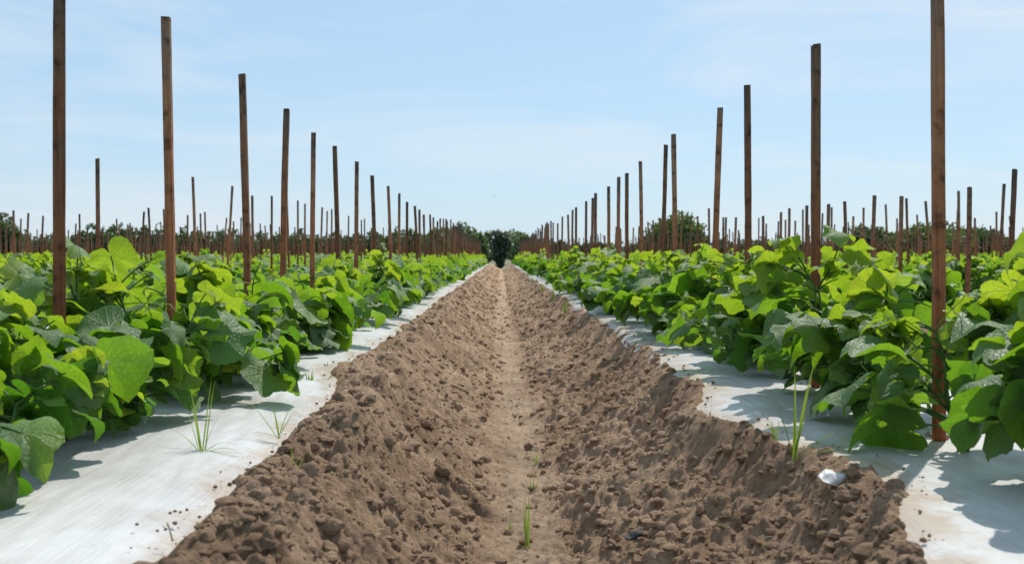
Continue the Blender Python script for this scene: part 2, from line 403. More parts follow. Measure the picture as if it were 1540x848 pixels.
def furrow_height(x, y, deep=0.25):
    l, r = soil_edges(y)
    e = np.where(x < 0, l, r)
    pc = 0.045 + 0.02*np.sin(y*0.35)
    s = np.clip((np.abs(x-pc)-0.055)/(e-0.085-0.055), 0, 1.4)
    t = np.clip(s, 0, 1)
    prof = t**1.15*(1-0.18*np.sin(t*math.pi))
    base = -deep + prof*(deep+0.012)
    # ragged outer rim that spills onto the film
    over = np.clip(np.abs(x)-(e-0.02), 0, None)
    base = base - over*0.9
    rough = np.clip((np.abs(x-pc)-0.03)/0.09, 0.52, 1)
    fine = np.clip(1.0 - y/90.0, 0.5, 1)
    msk = np.clip((fbm(x*5.5, y*3.4, 3, 70)-0.34)/0.22, 0.35, 1)
    msk2 = np.clip((fbm(x*4.0+9, y*3.0, 3, 71)-0.36)/0.2, 0.3, 1)
    c1 = clod(x, y, 0.12, 1, 0.5, 0.8)*0.42*msk2
    c2 = clod(x+0.3, y, 0.052, 9, 0.7, 0.8)*0.70*msk
    c3 = clod(x+0.7, y, 0.024, 21, 0.75)*0.85*msk2
    c5 = clod(x+0.2, y+0.4, 0.012, 27, 0.8)*0.8*msk
    rim = np.clip((e-np.abs(x))/0.10, 0.32, 1)
    rough = rough*rim
    c4 = (fbm(x*90, y*90, 3, 30)-0.5)*0.008
    big = (fbm(x*5.0, y*3.2, 3, 3)-0.5)*0.075
    med = (fbm(x*17, y*14, 4, 4)-0.5)*0.045
    h = base + rough*(np.maximum(c1, c2*0.9)+c3*0.95+c5*0.9-0.021 + big*1.15 + med*1.15)*fine + c4
    h = h + 0.012*np.clip(1.4-y/7.0, 0, 1)*np.exp(-((e-0.048-np.abs(x))/0.032)**2) - 0.010*np.clip((y-6)/10, 0, 1)*np.clip((np.abs(x)-0.35)/0.1, 0, 1)      # thrown-up rim holding the film down
    # small wave of trodden silt down the middle
    h += np.exp(-((x-pc)/0.08)**2)*(fbm(x*9, y*6, 4, 12)-0.5)*0.035
    pathw = np.clip(1.1-np.abs(x-pc-(fbm(y*3, y*0, 3, 14)-0.5)*0.10)/0.085, 0, 1)
    return h, pathw

ys = [1.1]
while ys[-1] < 57.5:
    ys.append(ys[-1] + max(0.0032, ys[-1]*0.0022))
ys = np.array(ys)
xs = np.concatenate([np.linspace(-0.66, 0.76, 430)])
X, Y = np.meshgrid(xs, ys)
H, P = furrow_height(X, Y)
acc = Acc()
li, lc = grid_faces(len(ys), len(xs))
acc.add(np.stack([X, Y, H], -1), li, lc, rn=P.ravel())
tag(acc.obj('furrow_soil', [M_soil]), kind='structure')

def soil_at(x, y):
    h, _ = furrow_height(np.array([x], float), np.array([y], float)); return float(h[0])

# plastic-covered beds: film dips under the soil along both edges
def bed_profile(u):
    """height of the film at |distance from bed centre| = u"""
    return 0.018 - 0.055*np.clip((u-0.22)/0.30, 0, 2)**2
def ordn(n):
    w = ['first', 'second', 'third', 'fourth', 'fifth', 'sixth', 'seventh', 'eighth', 'ninth', 'tenth', 'eleventh', 'twelfth', 'thirteenth', 'fourteenth', 'fifteenth', 'sixteenth', 'seventeenth', 'eighteenth', 'nineteenth', 'twentieth']
    if n <= 20: return w[n-1]
    return '%d%s' % (n, {1: 'st', 2: 'nd', 3: 'rd'}.get(n % 10, 'th') if n % 100 not in (11, 12, 13) else 'th')
NB = 14
for k in range(NB):
    for side in (-1, 1):
        cx = side*D*(2*k+1)
        acc = Acc()
        if k == 0:
            yy = [0.8]
            while yy[-1] < END: yy.append(yy[-1]+max(0.010, yy[-1]*0.008))
            xx = np.linspace(-0.60, 0.60, 90)
        else:
            yy = list(np.linspace(1.0, END, 60)); xx = np.linspace(-0.5, 0.5, 9)
        yy = np.array(yy)
        XX, YY = np.meshgrid(xx, yy)
        if k == 0:      # the film's furrow edge is buried a few centimetres inside the soil rim
            l_, r_ = soil_edges(yy)
            reach = D - (l_ if side < 0 else r_) + 0.05
            q = np.linspace(0, 1, 90)[None, :]
            XX = (-reach[:, None]*(1-q) + 0.5*q)*side
        Z = bed_profile(np.abs(XX))
        if k == 0:
            Z = Z - np.clip(0.022-(reach[:, None]+XX*side), 0, None)*1.1
            Z = Z + (fbm(XX*3+side*7, YY*1.4, 3, 40)-0.5)*0.018
            # tension folds running out from the middle of the bed
            w = XX*9 + YY*1.2*side
            Z = Z + (np.abs(fbm(w*1.3+5, YY*2.2, 3, 41)-0.5))*0.012 + (fbm(XX*38+YY*6, YY*2.5, 3, 42)-0.5)*0.006
        li, lc = grid_faces(len(yy), len(xx))
        film_rn = np.clip(1-(reach[:, None]+XX*side-0.05)/0.14, 0, 1).ravel() if k == 0 else 0.0
        acc.add(np.stack([XX+cx, YY, Z], -1), li, lc, rn=film_rn)
        o = acc.obj('plastic_mulch', [M_plastic])
        sd = 'left' if side < 0 else 'right'
        if k == 0:
            lb = 'white plastic film covering the %s bed beside the open furrow' % sd
        else:
            lb = 'white plastic film on the %s bed out to the %s of the furrow' % (ordn(k+1), sd)
        tag(o, lb, 'plastic mulch', 'plastic films over the beds')
# soil in the neighbouring furrows
for k in range(1, NB):
    for side in (-1, 1):
        cx = side*D*2*k
        acc = Acc()
        yy = [1.2 if k < 3 else abs(cx)/0.6]
        while yy[-1] < END+1: yy.append(yy[-1]+max(0.014 if k == 1 else 0.03, yy[-1]*(0.006 if k == 1 else 0.012)))
        yy = np.array(yy); xx = np.linspace(-0.54, 0.54, 110 if k == 1 else (46 if k < 3 else 14))
        XX, YY = np.meshgrid(xx, yy)
        t = np.clip(np.abs(XX)/0.45, 0, 1)
        Z = -0.25 + t**1.2*0.265 - np.clip(np.abs(XX)-0.45, 0, 1)*0.6 + clod(XX+k*3, YY, 0.07, 60+k, 0.6, 0.8)*0.6 + clod(XX+k*5, YY, 0.035, 80+k)*0.6*(k < 3) + (fbm(XX*12+k, YY*9, 4, 61)-0.5)*0.05
        li, lc = grid_faces(len(yy), len(xx))
        acc.add(np.stack([XX+cx, YY, Z], -1), li, lc, rn=0.0)
        tag(acc.obj('furrow_soil', [M_soil]), kind='structure')
# ground out to the horizon
acc = Acc()
r = [0, 30, 60, 90, 140, 220, 400, 900, 2500, 6000]; na = 64
v = [[0, 0, -0.34]]
for q in r[1:]:
    for a in range(na):
        th = a*2*math.pi/na
        z = -0.34
        v.append([q*math.cos(th), q*math.sin(th), z])
li, lc = [], []
for a in range(na):
    li += [0, 1+a, 1+(a+1) % na]; lc.append(3)
for q in range(len(r)-2):
    for a in range(na):
        b = (a+1) % na
        li += [1+q*na+a, 1+(q+1)*na+a, 1+(q+1)*na+b, 1+q*na+b]; lc.append(4)
acc.add(v, li, lc)
tag(acc.obj('ground', [M_ground]), kind='structure')

# measured in the photo: (row, top x, top y, base x)
meas = [(-1, 96, -58, 91), (-1, 254, 30, 260), (-1, 367, 114, 375), (-1, 433, 165, 426), (-1, 472, 200, 470), (-1, 506, 221, 511),
        (-1, 537, 244, 535), (-1, 565, 265, 566), (-1, 584, 280, 587.5), (-1, 601, 291, 601), (-1, 613, 304, 614), (-1, 626, 310, 629),
        (-1, 630, 315, 633), (-1, 638, 323, 641), (-1, 647, 323, 648), (-1, 651.5, 327, 653), (-1, 658, 333, 658), (-1, 662, 329, 663), (-1, 667, 329, 667),
        (1, 1413, -70, 1417), (1, 1227, 68, 1229), (1, 1122, 130, 1126), (1, 1083, 162, 1072), (1, 1013, 202, 1019), (1, 1001, 218, 993),
        (1, 963, 243, 964), (1, 943, 261, 945), (1, 933, 266, 930), (1, 918, 280, 914), (1, 897, 291, 897), (1, 890, 298, 888), (1, 881, 303, 879),
        (1, 868, 312, 867), (1, 861, 316, 861), (1, 855, 323, 855), (1, 846, 326, 846), (1, 838, 336, 838), (1, 832, 335, 831),
        (-2, 155, 240, 151), (-2, 292, 267, 295), (-2, 351, 280, 340), (-2, 380, 295, 383), (-2, 410, 295, 409), (-2, 436, 299, 435), (-2, 449, 302, 448),
        (-2, 460, 307, 460), (-2, 486, 312, 480), (-2, 493, 318, 492), (-2, 500, 315, 500), (-2, 525, 325, 522), (-2, 548, 329, 548), (-2, 544, 331, 543),
        (2, 1527, 254, 1522), (2, 1463, 281, 1456), (2, 1406, 281, 1408), (2, 1357, 295, 1356), (2, 1315, 294, 1312), (2, 1272, 303, 1274), (2, 1248, 307, 1247),
        (2, 1219, 309, 1211), (2, 1188, 313, 1186), (2, 1175, 319, 1171), (2, 1148, 325, 1147), (2, 1107, 327, 1105), (2, 1092, 327, 1093), (2, 1088, 327, 1087),
        (-3, 220, 318, 212), (-4, 26, 317, 23), (-4, 46, 321, 43), (-4, 68, 325, 63)]
# loose clods lying on the furrow's slopes and rim
def ico():
    import bmesh
    bm = bmesh.new(); bmesh.ops.create_icosphere(bm, subdivisions=2, radius=1.0)
    v = np.array([x.co[:] for x in bm.verts]); f = np.array([[q.index for q in p.verts] for p in bm.faces]); bm.free()
    return v, f
IV, IF = ico()
clod_shapes, clod_small = [], []
def ico1():
    import bmesh
    bm = bmesh.new(); bmesh.ops.create_icosphere(bm, subdivisions=1, radius=1.0)
    v = np.array([x.co[:] for x in bm.verts]); f = np.array([[q.index for q in p.verts] for p in bm.faces]); bm.free()
    return v, f
JV, JF = ico1()
for k in range(14):
    q = rng.normal(size=(5, 3)); q /= np.linalg.norm(q, axis=1)[:, None]
    v = IV.copy()
    rad = np.ones(len(v))
    for j in range(5):
        dd = v@q[j]; rad -= np.clip(dd-rng.uniform(0.3, 0.75), 0, 1)*rng.uniform(0.5, 0.95)
    rad *= 1+rng.normal(0, 0.055, len(v))
    v = v*rad[:, None]*np.array([1, rng.uniform(0.7, 1), rng.uniform(0.55, 0.85)])
    clod_shapes.append(v)

acc = Acc()
def put_clod(x, y, s, sink=0.35, zz=None):
    a = rng.uniform(0, 6.28); c, sn = math.cos(a), math.sin(a)
    fc = IF
    if s < 0.007: v = JV*rng.uniform(0.6, 1.05, (len(JV), 1))*s*np.array([1, 0.85, 0.75]); fc = JF
    else: v = clod_shapes[rng.integers(14)]*s
    v = v@np.array([[c, sn, 0], [-sn, c, 0], [0, 0, 1]])
    acc.add(v+np.array([x, y, zz+s*(0.6-sink)]), fc.ravel(), np.full(len(fc), 3), rn=0.0)
n = 27000
yv = 1.25*np.exp(rng.uniform(0, 1, n)**1.1*math.log(42)); xv = rng.uniform(-0.52, 0.64, n)
hv, _ = furrow_height(xv, yv)
edl, edr = soil_edges(yv)
for ii, (x, y, h) in enumerate(zip(xv, yv, hv)):
    if abs(x-0.045) < 0.09 and rng.random() < 0.75: continue
    if x < -edl[ii]+0.02 or x > edr[ii]-0.02: continue
    s = 0.0026 + 0.018*rng.random()**4.3
    s *= 1.0 + 0.10*max(0, y-4) if y < 14 else 2.0
    put_clod(x, y, s, 0.42 if s < 0.007 else 0.6, h)
for (px, py, sx) in [(572, 715, 30), (790, 815, 26), (1310, 835, 60), (1375, 762, 28), (705, 780, 24), (665, 712, 30), (1035, 622, 44), (700, 745, 20), (1010, 830, 30), (590, 790, 34), (340, 715, 36), (640, 640, 22), (985, 760, 24), (560, 600, 24), (1120, 690, 30), (470, 690, 30), (385, 745, 26), (685, 615, 26), (880, 700, 24), (1030, 790, 30)]:
    Yd = EYE*F/(py-VY)*1.05
    for it in range(12):
        x = (px-VX)/F*Yd; h = soil_at(x, Yd); Yd = 0.5*Yd+0.5*(EYE-h)*F/(py-VY)
    put_clod(x, Yd, sx*0.5/F*Yd, 0.5, h)
for k in range(90):      # a few fist-sized ones
    y = 1.5*math.exp(rng.random()*1.9); x = rng.uniform(-0.48, 0.6)
    if abs(x-0.045) < 0.10: continue
    put_clod(x, y, rng.uniform(0.014, 0.030), 0.82, soil_at(x, y))
tag(acc.obj('soil_clods', [M_clod], smooth=False), kind='stuff')
acc = Acc()
for k in range(230):      # bits of dry straw and root
    y = 1.5*math.exp(rng.random()*1.7); x = rng.uniform(-0.46, 0.58)
    a = rng.uniform(0, 3.14); ln = rng.uniform(0.006, 0.028); h = soil_at(x, y)+0.003
    d = np.array([math.cos(a), math.sin(a), rng.normal(0, 0.25)])*ln
    tube(acc, bez(np.array([x, y, h]), np.array([x, y, h])+d*0.5+np.array([0, 0, 0.003]), np.array([x, y, h])+d, 4), rng.uniform(0.0005, 0.0011), 4)
tag(acc.obj('straw_litter', [M_dry]), kind='stuff')
# crumbs spilled on the film
acc = Acc()
for k in range(340):
    side = 1 if rng.random() < 0.5 else -1
    y = 1.5*math.exp(rng.random()*1.6)
    l, r_ = soil_edges(np.array([y])); e = float(l[0] if side < 0 else r_[0])
    x = side*(e + abs(rng.normal(0, 0.022)))
    u = abs(abs(x)-D)
    put_clod(x, y, 0.0012+0.006*rng.random()**3.5, 0.2, float(bed_profile(np.array(u)))+0.006)
for m in meas[:5]+meas[19:25]:
    yy_ = D*F/abs(m[3]-VX); xx_ = D*m[0]
    for k in range(46):
        a = rng.uniform(0, 6.28); q = 0.015+abs(rng.normal(0, 0.022))
        put_clod(xx_+q*math.cos(a), yy_+q*math.sin(a), 0.002+0.006*rng.random()**2, 0.3, 0.018)
for (px, py) in [(262, 770), (270, 772), (255, 773), (280, 768), (205, 790), (236, 800), (248, 798)]:
    Yd = 0.385*F/(py-VY); put_clod((px-VX)/F*Yd, Yd, 0.004, 0.2, 0.01)
tag(acc.obj('soil_crumbs', [M_clod], smooth=False), kind='stuff')

# ------------------------------------------------------------------ leaves
def leaf_template(nr, ns, teeth, seed):
    g = np.random.default_rng(seed)
    kt = np.array([0, 0.45, 0.92, 1.45, 2.05, 2.6, 2.95, math.pi])
    kr = np.array([0.64, 0.49, 0.56, 0.47, 0.52, 0.46, 0.35, 0.07])*np.concatenate([g.uniform(0.93, 1.07, 7), [1]])
    th = np.linspace(-math.pi, math.pi, ns+1)[:-1] + math.pi/ns*0
    at = np.abs(th)
    rr = np.interp(at, kt, kr)
    # soften corners except lobe tips
    rr2 = 0.6*rr + 0.2*np.roll(rr, 1)+0.2*np.roll(rr, -1)
    rr = np.where(at < 2.9, rr2, rr)
    if teeth: rr = rr*(1+0.018*np.where(np.arange(ns) % 2 == 0, 1, -1)*(at < 2.7))
    fr = np.linspace(0, 1, nr+1)[1:]**0.85
    x = np.concatenate([[0], (fr[:, None]*rr[None, :]*np.sin(th)[None, :]).ravel()])
    y = np.concatenate([[0], (fr[:, None]*rr[None, :]*np.cos(th)[None, :]).ravel()])
    li, lc = [], []
    for k in range(ns):
        k2 = (k+1) % ns
        if k == ns-1 and False: continue
        li += [0, 1+k, 1+k2]; lc.append(3)
        for q in range(nr-1):
            a = 1+q*ns
            li += [a+k, a+ns+k, a+ns+k2, a+k2]; lc.append(4)
    r_ = np.hypot(x, y); t_ = np.arctan2(x, y); a_ = np.abs(t_)
    # distance from nearest main vein -> quilting
    dv = np.min(np.abs(a_[:, None]-np.array([0, 0.92, 2.05])[None, :]), 1)
    z = 0.10*r_*np.minimum(dv, 0.5)
    fold = g.uniform(-0.05, 0.55)
    z = z + fold*np.abs(x)*(1 if g.random() < 0.8 else -1)
    ph = g.uniform(0, 6.28)
    z = z + 0.22*r_**2*np.sin(g.integers(2, 5)*t_+ph) + 0.10*r_**2*np.sin(7*t_+ph*2)
    z = z - g.uniform(0.0, 1.1)*x**2 + g.normal(0, 0.25)*x*y + 0.05*np.sin(9*x+ph)*np.sin(8*y+ph*3)*r_*2
    curv = g.uniform(0.3, 2.2)
    zb = np.where(y > 0, -(1-np.cos(y*curv))/curv, -0.3*y*y*curv)
    yb = np.where(y > 0, np.sin(y*curv)/curv, y)
    uv = np.stack([x, y], 1)
    return np.stack([x, yb, z+zb], 1), np.array(li), np.array(lc), uv
LEAF = {0: [leaf_template(5, 44, True, 100+i) for i in range(18)],
        1: [leaf_template(2, 16, False, 200+i) for i in range(12)],
        2: [leaf_template(1, 10, False, 300+i) for i in range(10)]}

def put_leaf(acc, pos, nrm, tip, size, lod, rn, mi=0):
    n = nrm/np.linalg.norm(nrm)
    t = tip - n*(tip@n); t /= np.linalg.norm(t)+1e-9
    s = np.cross(t, n)
    v, li, lc, uv = LEAF[lod][rng.integers(len(LEAF[lod]))]
    Mx = np.stack([s, t, n])*size
    acc.add(v@Mx+pos, li, lc, uv=uv, rn=float(np.clip(rn, 0, 1)), mi=mi)


CLEAR = [(91, 466, 2.39, 10), (260, 478, 3.2, 8), (372, 435, 4.15, 6), (1417, 655, 2.37, 11), (1228, 418, 3.3, 8), (427, 408, 4.8, 6), (470, 436, 5.6, 5)]
def blocks_stake(w, sz):
    for px, py, sy, hw in CLEAR:
        if w[1] < sy+0.02:
            x = VX+w[0]/w[1]*F; y = VY+(EYE-w[2])/w[1]*F
            if abs(x-px) < hw+0.42*sz/w[1]*F and y < py+0.25*sz/w[1]*F: return True
    return False
def build_plant(fol, stm, ten, lod, yaw, tall=1.0, nleaf=64, smi=0, size=1.0, at=None):
    """writes one cucumber plant, origin at the soil; +x across the bed, +y along it. sun stays in world axes through yaw"""
    c, s = math.cos(-yaw), math.sin(-yaw)
    sd = np.array([sun_dir[0]*c-sun_dir[1]*s, sun_dir[0]*s+sun_dir[1]*c, sun_dir[2]])
    # vines
    nv = 6 if lod == 0 else 5
    vines = []
    for k in range(nv):
        a = rng.uniform(0, 6.28)
        up = rng.random() < 0.62
        reach = rng.uniform(0.03, 0.17) if up else rng.uniform(0.17, 0.29)
        top = np.array([math.cos(a)*reach, math.sin(a)*reach, (rng.uniform(0.22, 0.40) if up else rng.uniform(0.07, 0.20))*tall])
        mid = np.array([math.cos(a)*reach*0.35+rng.normal(0, 0.03), math.sin(a)*reach*0.35, top[2]*(0.6 if up else 1.5)])
        p = bez(np.array([0, 0, -0.01]), mid, top, 8)
        p[1:-1] += rng.normal(0, 0.006, (6, 3))
        vines.append(p)
        if stm is not None and lod < 2: tube(stm, p, np.linspace(0.0042, 0.0026, 8), 6 if lod == 0 else 4, mi=smi)
    for k in range(nleaf):
        vp = vines[k % nv]
        tpos = rng.uniform(1.2, 7.0) if rng.random() < 0.8 else 7.0
        j0 = int(tpos); fr_ = tpos-j0
        st = vp[j0] if j0 >= 7 else vp[j0]*(1-fr_)+vp[j0+1]*fr_
        ctr = math.atan2(st[1], st[0])
        a = ctr + rng.normal(0, 1.25)
        pl = rng.uniform(0.04, 0.14)
        pd = np.array([math.cos(a), math.sin(a), rng.uniform(-0.1, 0.95)]); pd /= np.linalg.norm(pd)
        pos = st + pd*pl
        pos[0] = np.clip(pos[0], -0.31, 0.31); pos[2] = max(pos[2], 0.035+0.03*rng.random())
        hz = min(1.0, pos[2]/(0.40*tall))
        rr = min(1.0, math.hypot(pos[0], pos[1])/0.26)
        out = np.array([math.cos(a), math.sin(a), 0])
        low = 1-hz
        n = out*(0.25+0.75*low)*rr + np.array([0, 0, 0.50-0.15*low]) + sd*0.62 + rng.normal(0, 0.42, 3)
        tip = out*(0.5+rr) + rng.normal(0, 0.5, 3)*np.array([1, 1, 0.4]) + np.array([0, 0, -0.4])
        sz = size*(0.046+0.122*rng.random()**1.35)*(1.0 if hz < 0.85 else 0.82)
        if at is not None:
            cw, sw = math.cos(yaw), math.sin(yaw)
            if blocks_stake((at[0]+pos[0]*cw-pos[1]*sw, at[1]+pos[0]*sw+pos[1]*cw, at[2]+pos[2]), sz): continue
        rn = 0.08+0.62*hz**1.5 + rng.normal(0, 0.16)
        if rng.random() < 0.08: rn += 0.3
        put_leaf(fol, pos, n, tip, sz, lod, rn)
        if stm is not None and (lod == 0 or (lod == 1 and k % 3 == 0)):
            m = (st+pos)/2 + np.array([0, 0, 0.15*pl])
            tube(stm, bez(st, m, pos, 5), np.linspace(0.0023, 0.0016, 5), 5 if lod == 0 else 3, mi=smi, cap=False)
    # upright growing tips with small leaves
    for k in range({0: 5, 1: 3, 2: 2}[lod]):
        p = vines[rng.integers(nv)][-1]
        q = p + np.array([rng.normal(0, 0.05), rng.normal(0, 0.05), (rng.uniform(0.03, 0.10) if rng.random() < 0.62 else rng.uniform(0.10, 0.17))*tall])
        if at is not None:
            cw, sw = math.cos(yaw), math.sin(yaw)
            if blocks_stake((at[0]+q[0]*cw-q[1]*sw, at[1]+q[0]*sw+q[1]*cw, at[2]+q[2]), 0.12): continue
        if stm is not None and lod < 2: tube(stm, bez(p, (p+q)/2+rng.normal(0, 0.01, 3), q, 5), np.linspace(0.0030, 0.0016, 5), 5, mi=smi)
        for j in range(4):
            w = p + (q-p)*(0.4+0.2*j)
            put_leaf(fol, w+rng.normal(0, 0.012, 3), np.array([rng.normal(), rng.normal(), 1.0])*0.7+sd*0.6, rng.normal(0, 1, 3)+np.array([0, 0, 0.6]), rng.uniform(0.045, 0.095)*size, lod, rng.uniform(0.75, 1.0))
    if ten is not None:
        for k in range(5):
            p = vines[rng.integers(nv)][rng.integers(5, 8)]
            a = rng.uniform(0, 6.28); ln = rng.uniform(0.08, 0.2)
            d = np.array([math.cos(a), math.sin(a), rng.uniform(0.1, 1.2)]); d /= np.linalg.norm(d)
            t = np.linspace(0, 1, 22)
            e1 = np.cross(d, [0, 0.3, 1.0]); e1 /= np.linalg.norm(e1); e2 = np.cross(d, e1)
            cr = 0.011*np.clip((t-0.45)/0.4, 0, 1); w = t**2*rng.uniform(9, 22)
            sag = -0.05*t**2
            pt = p + d*(ln*(t-0.35*np.clip(t-0.6, 0, 1)))[:, None] + e1*(cr*np.cos(w))[:, None] + e2*(cr*np.sin(w))[:, None] + np.array([0, 0, 1])*sag[:, None]
            q = Acc(); ten.append(q); tube(q, pt, np.linspace(0.0014, 0.0008, 22), 4, cap=False)

# ---- positions of every plant
def in_view(x, y, z=0.2, m=60):
    if y < 0.6: return False
    px = VX + x/y*F
    return -m < px < 1540+m
plants = []
for k in range(NB):
    for side in (-1, 1):
        cx = side*D*(2*k+1)
        y = 1.2 + rng.uniform(0, 0.15)
        if k == 0:      # in the two near rows the plants stand between the stakes
            sy = sorted(D*F/abs(m[3]-VX) for m in meas if m[0] == side)
            sy = [sy[0]-1.15] + sy
            for a_, b_ in zip(sy[:-1], sy[1:]):
                n_ = max(1, round((b_-a_)/0.38))
                for q_ in range(n_):
                    plants.append(dict(k=0, side=side, x=cx+rng.normal(0, 0.02)+(0.07 if side < 0 else -0.01), y=a_+(b_-a_)*(q_+0.5)/n_+rng.normal(0, 0.015)))
            y = sy[-1]+0.2
        while y < END-0.5:
            gap = (k > 0 and rng.random() < 0.09)
            if not gap and in_view(cx, y, m=0.42/y*F):
                plants.append(dict(k=k, side=side, x=cx+rng.normal(0, 0.025), y=y))
            y += rng.uniform(0.30, 0.40)
plants.sort(key=lambda p: math.hypot(p['x'], p['y']))
near, rest = plants[:300], plants[300:]
print('plants', len(plants))
cnt = {}
for p in near:
    key = (p['k'], p['side']); cnt.setdefault(key, []).append(p)
for key, lst in cnt.items():
    lst.sort(key=lambda p: p['y'])
    for i, p in enumerate(lst): p['i'] = i+1
lib = {1: [], 2: []}
def new_plant(lod, loc, yaw, tall=1.0, nleaf=64, size=1.0):
    r = empty('cucumber_plant', loc, yaw)
    f, s, T = Acc(), Acc(), []
    build_plant(f, s, T if lod == 0 else None, lod, yaw, tall, nleaf, size=size, at=loc if lod == 0 else None)
    kids[r.name] = []
    kids[r.name].append(f.obj('foliage', [M_leaf], r))
    if s.v: kids[r.name].append(s.obj('stem', [M_stem], r))
    for q in T:
        q.obj('tendril', [M_tendril], r)
    return r
used = {1: 0, 2: 0}
pool = {1: [], 2: []}
def plant_label(p):
    sd = 'left' if p['side'] < 0 else 'right'
    bed = '%s bed %s of the furrow' % (ordn(p['k']+1), sd)
    return 'leafy green cucumber plant, %s from the front in the %s' % (ordn(p['i']), bed)
for p in near:
    d = math.hypot(p['x'], p['y'])
    lod = 0 if d < 5.8 else (1 if d < 13 else 2)
    loc = (p['x'], p['y'], 0.012)
    if lod == 0:
        r = new_plant(0, loc, rng.uniform(-0.4, 0.4), rng.uniform(0.60, 0.84) if p['side'] < 0 else rng.uniform(0.62, 0.92), 96 if p['k'] == 0 else 66)
    else:
        mx_ = 11 if lod == 1 else 8
        if len(pool[lod]) < mx_:
            r = new_plant(lod, loc, rng.uniform(-0.3, 0.3), rng.uniform(0.72, 0.92), 84 if lod == 1 else 64, size=1.0 if lod == 1 else 1.12); pool[lod].append(r)
        else:
            r = copy_tree(pool[lod][rng.integers(mx_)])
            r.location = loc; r.rotation_euler = (0, 0, rng.uniform(-0.4, 0.4))
            sc = rng.uniform(0.9, 1.1); r.scale = (sc, sc, sc*rng.uniform(0.78, 1.05))
    tag(r, plant_label(p), 'plant', 'cucumber plants in the beds')
# the rest of the field, one mesh
protos = []
for k in range(6):
    a = Acc(); build_plant(a, None, None, 2, 0.0, 0.86, 38, size=1.3)
    v = np.concatenate(a.v); protos.append((v, np.concatenate(a.li), np.concatenate(a.lc), np.concatenate(a.uv), np.concatenate(a.rn)))
acc = Acc()
for p in rest:
    v, li, lc, uv, rn = protos[rng.integers(6)]
    a = rng.uniform(-0.5, 0.5); sc = rng.uniform(0.88, 1.12); c, s = math.cos(a)*sc, math.sin(a)*sc
    acc.add(v@np.array([[c, s, 0], [-s, c, 0], [0, 0, sc]])+np.array([p['x'], p['y'], 0.0]), li, lc, uv=uv, rn=rn)
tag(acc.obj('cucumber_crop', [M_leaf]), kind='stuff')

# ------------------------------------------------------------------ stakes
def stake_mesh(name, h, w, bow=(0, 0), seed=0):
    g = np.random.default_rng(seed)
    n = 15
    zs = np.linspace(-0.08, h, n)
    acc = Acc(); v = []
    ch = 0.10*w
    for i, z in enumerate(zs):
        t = (z+0.08)/(h+0.08)
        cx = bow[0]*math.sin(t*math.pi); cy = bow[1]*math.sin(t*math.pi)
        ww = w/2*(1+g.normal(0, 0.018)); wd = w/2*0.92*(1+g.normal(0, 0.018))
        cr = [(-ww+ch, -wd), (ww-ch, -wd), (ww, -wd+ch), (ww, wd-ch), (ww-ch, wd), (-ww+ch, wd), (-ww, wd-ch), (-ww, -wd+ch)]
        for (a, b) in cr:
            zz = z + (g.normal(0, 0.0015)+0.0035*(a/w)*g.uniform(-1, 1) if i == n-1 else 0)
            v.append((cx+a+g.normal(0, 0.0003), cy+b+g.normal(0, 0.0003), zz))
    li, lc = [], []
    for i in range(n-1):
        for k in range(8):
            k2 = (k+1) % 8
            li += [i*8+k, i*8+k2, (i+1)*8+k2, (i+1)*8+k]; lc.append(4)
    li += list(range((n-1)*8, n*8)); lc.append(8)
    rn = np.clip(np.array([q[2] for q in v])/h, 0, 1)
    acc.add(v, li, lc, rn=rn)
    return acc.mesh(name, [M_wood], smooth=False)

stakes = []
last = {}
for (row, tx, ty, bx) in meas:
    k = abs(row)-1; side = 1 if row > 0 else -1
    Xr = side*D*(2*k+1) + rng.normal(0, 0.012)
    Y_ = Xr*F/(bx-VX)
    top = EYE + (VY-ty)/F*Y_
    lx = (tx-bx)/F*Y_*(1.0)
    stakes.append(dict(k=k, side=side, x=Xr, y=Y_, h=top, lx=lx, ly=rng.normal(0, 0.02), meas=True))
    last[(k, side)] = max(last.get((k, side), 0), Y_)
for k in range(NB):
    for side in (-1, 1):
        y = last.get((k, side), abs(D*(2*k+1))/0.5) + rng.uniform(0.4, 0.9)
        if k == 3 and side < 0: y = last[(k, side)]+0.8
        while y < END:
            x = side*D*(2*k+1)+rng.normal(0, 0.02)
            if in_view(x, y, m=20):
                stakes.append(dict(k=k, side=side, x=x, y=y, h=rng.normal(1.0, 0.045), lx=rng.normal(0, 0.036), ly=rng.normal(0, 0.03), meas=False))
            y += (0.48 if k == 0 else 0.74)*rng.uniform(0.7, 1.3)
print('stakes', len(stakes))
stakes.sort(key=lambda s: math.hypot(s['x'], s['y']))
ns_, rs_ = stakes[:300], stakes[300:]
cnt = {}
for s in ns_: cnt.setdefault((s['k'], s['side']), []).append(s)
for key, lst in cnt.items():
    lst.sort(key=lambda s: s['y'])
    for i, s in enumerate(lst): s['i'] = i+1
pool_m = [stake_mesh('stake_wood', 1.0, 0.0235, (rng.normal(0, 0.005), 0), 50+i) for i in range(8)]
special = {(0, -1, 1): 'thick brown stake cut off by the top edge at the far left among big leaves',
           (0, 1, 1): 'thick reddish stake cut off by the top edge at the right, foot bare',
           (0, -1, 2): 'second stake from the left front, dark brown, its whole top showing against sky',
           (0, 1, 2): 'tall dark stake just inward of the cut off right one, straight with flat top',
           (0, 1, 4): 'right-row stake leaning right towards its top, between two nearly upright ones',
           (0, -1, 4): 'left-row stake leaning right with a pale sunlit right edge'}
